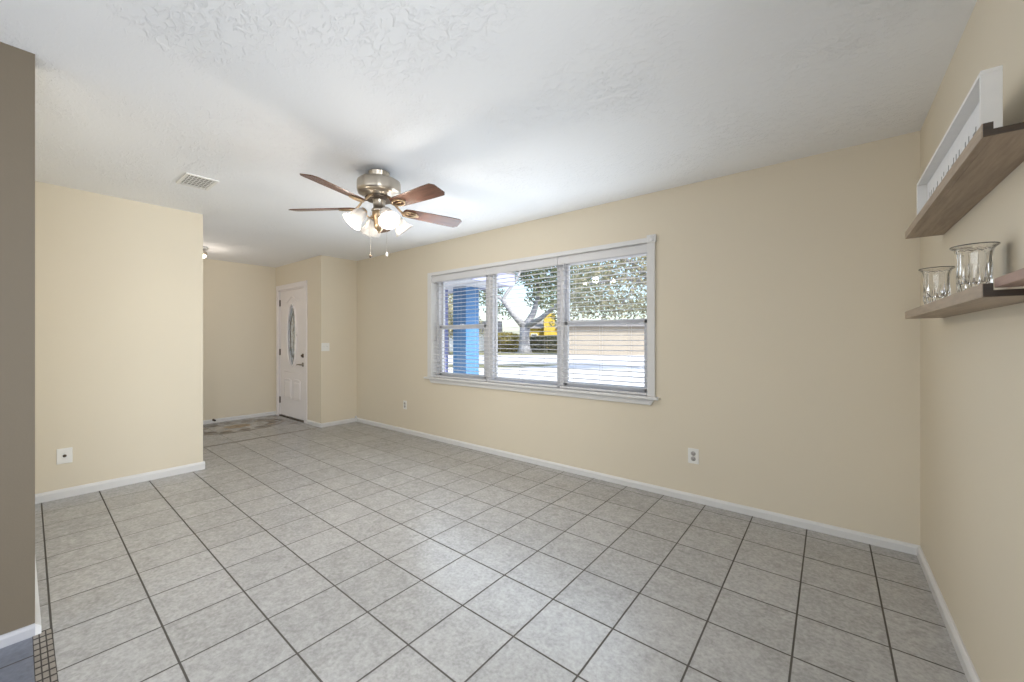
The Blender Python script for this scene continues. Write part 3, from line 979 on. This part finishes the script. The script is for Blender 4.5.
# pale road across the front and a driveway coming to the house
def slab(name, pts, mat, h):
    return struct(B().prism([(p.x, p.y, GZ) for p in pts], (0, 0, h)).build(name, mat))
slab('road', [away(-60, 25, 0), away(60, 25, 0), away(60, 40, 0), away(-60, 40, 0)], 'asphalt', 0.02)
slab('driveway', [away(-4, 9, 0), away(30, 9, 0), away(30, 25, 0), away(4, 25, 0), away(0.6, 21.8, 0), away(-12, 21.8, 0)], 'concrete', 0.015)

# porch roof, column, post
pr = struct(empty('porch_roof', (-6.6, 4.5, 2.2)))
g = B().box(-9.5, -4.5, 3.45, 5.62, 2.24, 2.30)
g.build('soffit', 'porch_white', pr, pr.location)
g = B()
for k in range(22):
    yb = 3.5 + k * 0.095
    g.box(-9.5, -4.5, yb, yb + 0.012, 2.233, 2.24)
g.build('soffit_battens', 'porch_white', pr, pr.location)
B().box(-9.5, -4.46, 5.62, 5.66, 2.21, 2.42).box(-4.5, -4.46, 3.45, 5.62, 2.21, 2.42).build('fascia', 'blue_pale', pr, pr.location)
B().prism([(-9.5, 3.45, 2.42), (-9.5, 5.7, 2.42), (-9.5, 3.45, 3.0)], (5.05, 0, 0)).build('roof_slope', 'roof', pr, pr.location)
t = thing('porch_column', 'square blue porch column seen through the left window', 'column', (-5.42, 5.37, -0.05))
B().box(-5.597, -5.247, 5.2, 5.55, -0.05, 2.235).build('shaft', 'blue', t, t.location, bevel=0.006)
B().box(-5.63, -5.214, 5.167, 5.583, -0.05, 0.10).build('base', 'blue', t, t.location, bevel=0.01)
t = thing('porch_post', 'slim lavender post left of the blue porch column', 'post', (-5.915, 5.26, -0.05))
B().box(-5.99, -5.84, 5.22, 5.30, -0.05, 2.235).build('shaft', 'blue_pale', t, t.location, bevel=0.005)
B().box(-6.01, -5.82, 5.20, 5.32, -0.05, 0.06).build('base', 'blue_pale', t, t.location, bevel=0.005)
# white outdoor chair on the porch lawn (front of the left window)
# trees
def leaves(g, blobs, n, size, rnd_):
    tot = sum(b_[1][0] * b_[1][1] * b_[1][2] for b_ in blobs)
    for c, rr in blobs:
        m = max(20, int(n * rr[0] * rr[1] * rr[2] / tot))
        for _ in range(m):
            u = Vector((rnd_.gauss(0, 1), rnd_.gauss(0, 1), rnd_.gauss(0, 1))).normalized() * (rnd_.random() ** 0.45)
            p = Vector(c) + Vector((u.x * rr[0], u.y * rr[1], u.z * rr[2]))
            d1 = Vector((rnd_.gauss(0, 1), rnd_.gauss(0, 1), rnd_.gauss(0, 0.7))).normalized()
            d2 = d1.orthogonal().normalized()
            s_ = size * rnd_.uniform(0.6, 1.3)
            g.add([p - d1 * s_, p + d2 * s_ * 0.45, p + d1 * s_, p - d2 * s_ * 0.45], [(0, 1, 2, 3)])
def tree(name, label, base, limbs, blobs, n, size, mat, seed, group='trees across the street'):
    t = thing(name, label, 'tree', base, group)
    g = B()
    for pts, rad in limbs:
        g.tube(pts, rad, n=10)
    g.build('trunk', 'bark', t, base)
    g = B()
    leaves(g, blobs, n, size, random.Random(seed))
    g.build('foliage', mat, t, base)
    return t
def img(u, v, d):       # the point a given depth away along a sight line measured in the photograph
    return away((u - 512) / F_PX * d, d, 1.237 + (340 - v) / F_PX * d)
D = 48.0
base = img(524.5, 340, D); base.z = GZ
fork = img(525, 328, D)
limbs = [([base - Vector((0, 0, .2)), base + Vector((0, 0, 0.6)), img(524.5, 338, D), fork], [1.05, 0.72, 0.6, 0.62]),
         ([fork, img(513, 314, D), img(503, 300, D), img(506, 294, D), img(517, 279, D), img(524, 262, D)], [0.42, 0.36, 0.32, 0.22, 0.16, 0.1]),
         ([fork, img(533, 314, D + 2), img(539, 296, D + 3), img(536, 270, D + 2)], [0.5, 0.4, 0.3, 0.15]),
         ([fork, img(541, 318, D - 2), img(556, 306, D - 4), img(574, 292, D - 5)], [0.34, 0.28, 0.2, 0.1]),
         ([img(503, 300, D), img(492, 293, D + 1), img(474, 288, D + 2)], [0.22, 0.16, 0.08])]
blobs = [(img(532, 262, D + 2), (5.5, 3, 3.0)), (img(547, 283, D + 1), (3.0, 3, 1.8)), (img(500, 272, D + 2), (3.0, 3, 1.6)), (img(494, 303, D + 4), (1.5, 2, 1.7)), (img(556, 300, D - 3), (2.4, 2, 1.7)),
         (img(538, 300, D + 4), (1.8, 2, 1.3)), (img(470, 285, D + 3), (3.5, 3, 3)), (img(580, 280, D - 2), (4, 3, 3)), (img(545, 240, D + 3), (9, 4, 4)), (img(509, 314, D + 5), (1.0, 1.5, 0.9)), (img(497, 291, D + 3), (0.9, 1.5, 1.3)), (img(501, 277, D + 3), (1.2, 1.5, 0.8)), (img(527, 276, D + 3), (1.0, 1.5, 1.3)), (img(534, 292, D + 3), (0.9, 1.5, 1.5)), (img(496, 312, D + 5), (0.9, 1.2, 1.2)), (img(556, 318, D - 1), (0.9, 1.2, 1.4))]
tree('oak_tree', 'old grey oak with a kinked limb, across the street in the middle window', base, limbs, blobs, 19000, 0.21, 'leaf', 1)
# tree at the right of the yard
D2 = 19.0
b2_ = away(9.2, D2, GZ)
limbs = [([b2_ - Vector((0, 0, .2)), b2_ + Vector((0, 0, 1.2)), b2_ + Vector((-0.4, 0, 2.6))], [0.42, 0.3, 0.26]),
         ([b2_ + Vector((-0.4, 0, 2.6)), img(655, 285, D2), img(625, 278, D2), img(590, 284, D2)], [0.2, 0.15, 0.11, 0.05]),
         ([img(655, 285, D2), img(632, 262, D2), img(602, 252, D2)], [0.13, 0.1, 0.05]),
         ([img(640, 281, D2), img(628, 296, D2), img(618, 308, D2)], [0.07, 0.05, 0.02]),
         ([b2_ + Vector((-0.4, 0, 2.6)), b2_ + Vector((1, 0.5, 5)), b2_ + Vector((2, 1, 7.5))], [0.2, 0.14, 0.06])]
blobs = [(img(605, 280, D2), (1.8, 1.5, 1.5)), (img(640, 275, D2), (1.8, 1.5, 2.0)), (img(575, 300, D2 + 3), (1.0, 1.5, 1.2)), (img(612, 308, D2 + 1), (1.6, 1, 0.5)), (img(588, 306, D2 + 1), (1.0, 1, 0.6)), (img(642, 306, D2 + 1), (1.1, 1, 0.6)), (img(580, 310, D2 + 1.5), (0.8, 1, 0.7)), (img(604, 311, D2 + 1.5), (1.0, 1, 0.6)), (img(630, 310, D2 + 1.5), (1.0, 1, 0.6)), (img(590, 300, D2 + 1), (1.2, 1, 0.7)), (img(650, 306, D2 + 1), (1.0, 1, 0.7)), (img(615, 300, D2 + 1), (1.3, 1, 0.6)), (img(620, 313, D2 + 1), (1.2, 0.8, 0.4)), (b2_ + Vector((0.5, 0, 6)), (3.5, 3, 2.5)), (img(610, 250, D2), (3, 2, 1.5))]
tree('street_tree', 'pale leafy tree filling the top of the right window', b2_, limbs, blobs, 13000, 0.10, 'leaf_pale', 2)
b3_ = away(-7, 42, GZ)
tree('street_tree', 'distant pale tree behind the blue porch column', b3_, [([b3_ - Vector((0, 0, .2)), b3_ + Vector((0, 0, 4))], [0.4, 0.25])],
     [(b3_ + Vector((0, 0, 4.4)), (4, 3, 2.6)), (b3_ + Vector((2, 1, 2.8)), (2.5, 2, 1.6))], 3500, 0.2, 'leaf_pale', 4)
# hedge and golden shrub
def shrub(name, label, cat, c, rr, n, size, mat, seed):
    t = thing(name, label, cat, (c.x, c.y, GZ))
    o = Vector((c.x, c.y, GZ))
    g = B()
    rd = random.Random(seed)
    for _ in range(n):
        p = Vector((rd.uniform(-1, 1), rd.uniform(-1, 1), rd.uniform(0, 1)))
        q = RGT * (p.x * rr[0]) + FWD * (p.y * rr[1]) + Vector((0, 0, 0.05 + p.z * rr[2] * (1 - 0.15 * p.x * p.x)))
        d1 = Vector((rd.gauss(0, 1), rd.gauss(0, 1), rd.gauss(0, 0.7))).normalized()
        d2 = d1.orthogonal().normalized()
        s_ = size * rd.uniform(0.6, 1.3)
        w = o + q
        g.add([w - d1 * s_, w + d2 * s_ * 0.5, w + d1 * s_, w - d2 * s_ * 0.5], [(0, 1, 2, 3)])
    g.build('foliage', mat, t, o)
    for k in range(9):
        x = -0.9 + 1.8 * k / 8
        p = o + RGT * (x * rr[0])
        B().tube([p - Vector((0, 0, .1)), p + Vector((0.1, 0, rr[2] * 0.6))], 0.05, n=6).build('stem', 'bark', t, o)
shrub('hedge', 'long clipped grey-green hedge across the street, right of the oak', 'hedge', away(6.7, 52, 0), (5.2, 0.7, 2.1), 7000, 0.16, 'leaf_hedge', 11)
shrub('golden_shrub', 'golden shrub left of the oak trunk across the street', 'shrub', away(-0.9, 51, 0), (1.9, 0.7, 2.5), 2600, 0.15, 'leaf_gold', 12)

# houses
def house(name, label, c, w, dpt, h, rh, mat, wins=(), chimney=None):
    t = thing(name, label, 'house', (c.x, c.y, GZ))
    o = Vector((c.x, c.y, GZ))
    rot = Matrix.Rotation(YAW, 4, 'Z')
    mt = Matrix.Translation(o) @ rot
    g = B(); g.obox(mt @ T(0, 0, h / 2), w / 2, dpt / 2, h / 2); g.build('walls', mat, t, o)
    pts = [(-w / 2 - .5, -dpt / 2 - .5, h), (-w / 2 - .5, dpt / 2 + .5, h), (-w / 2 - .5, 0, h + rh)]
    g = B(); g.prism([mt @ Vector(p) for p in pts], rot @ Vector((w + 1, 0, 0))); g.build('roof', 'roof', t, o)
    for (x, z, ww, hh) in wins:
        g = B(); g.obox(mt @ T(x, -dpt / 2 - 0.03, z), ww / 2, 0.05, hh / 2)
        f_ = g.build('house_window', 'porch_white', t, o)
        g = B(); g.obox(mt @ T(x, -dpt / 2 - 0.09, z), ww / 2 - 0.1, 0.02, hh / 2 - 0.1)
        g.build('pane', 'dark_glass', f_, o)
    if chimney:
        x, z, ww, hh = chimney
        g = B(); g.obox(mt @ T(x, -dpt / 2 - 0.35, hh / 2), ww / 2, 0.4, hh / 2); g.build('chimney', mat, t, o)
house('yellow_house', 'bright yellow house with tall chimney behind the hedge and oak', away(5.0, 64, 0), 6.0, 6, 3.3, 1.4, 'yellow', [(-1.6, 1.9, 1.0, 1.2)], (0.7, 0, 1.7, 5.6))
house('beige_house', 'long beige house across the street behind the right window', away(14.9, 43, 0), 18.4, 6, 2.9, 0.8, 'beige', [(4, 1.6, 1.6, 1.2)])
house('pale_house', 'pale house far left across the street beyond the porch column', away(-9.0, 60, 0), 14, 7, 2.6, 1.8, 'porch_white', [(3, 1.5, 1.6, 1.2)])
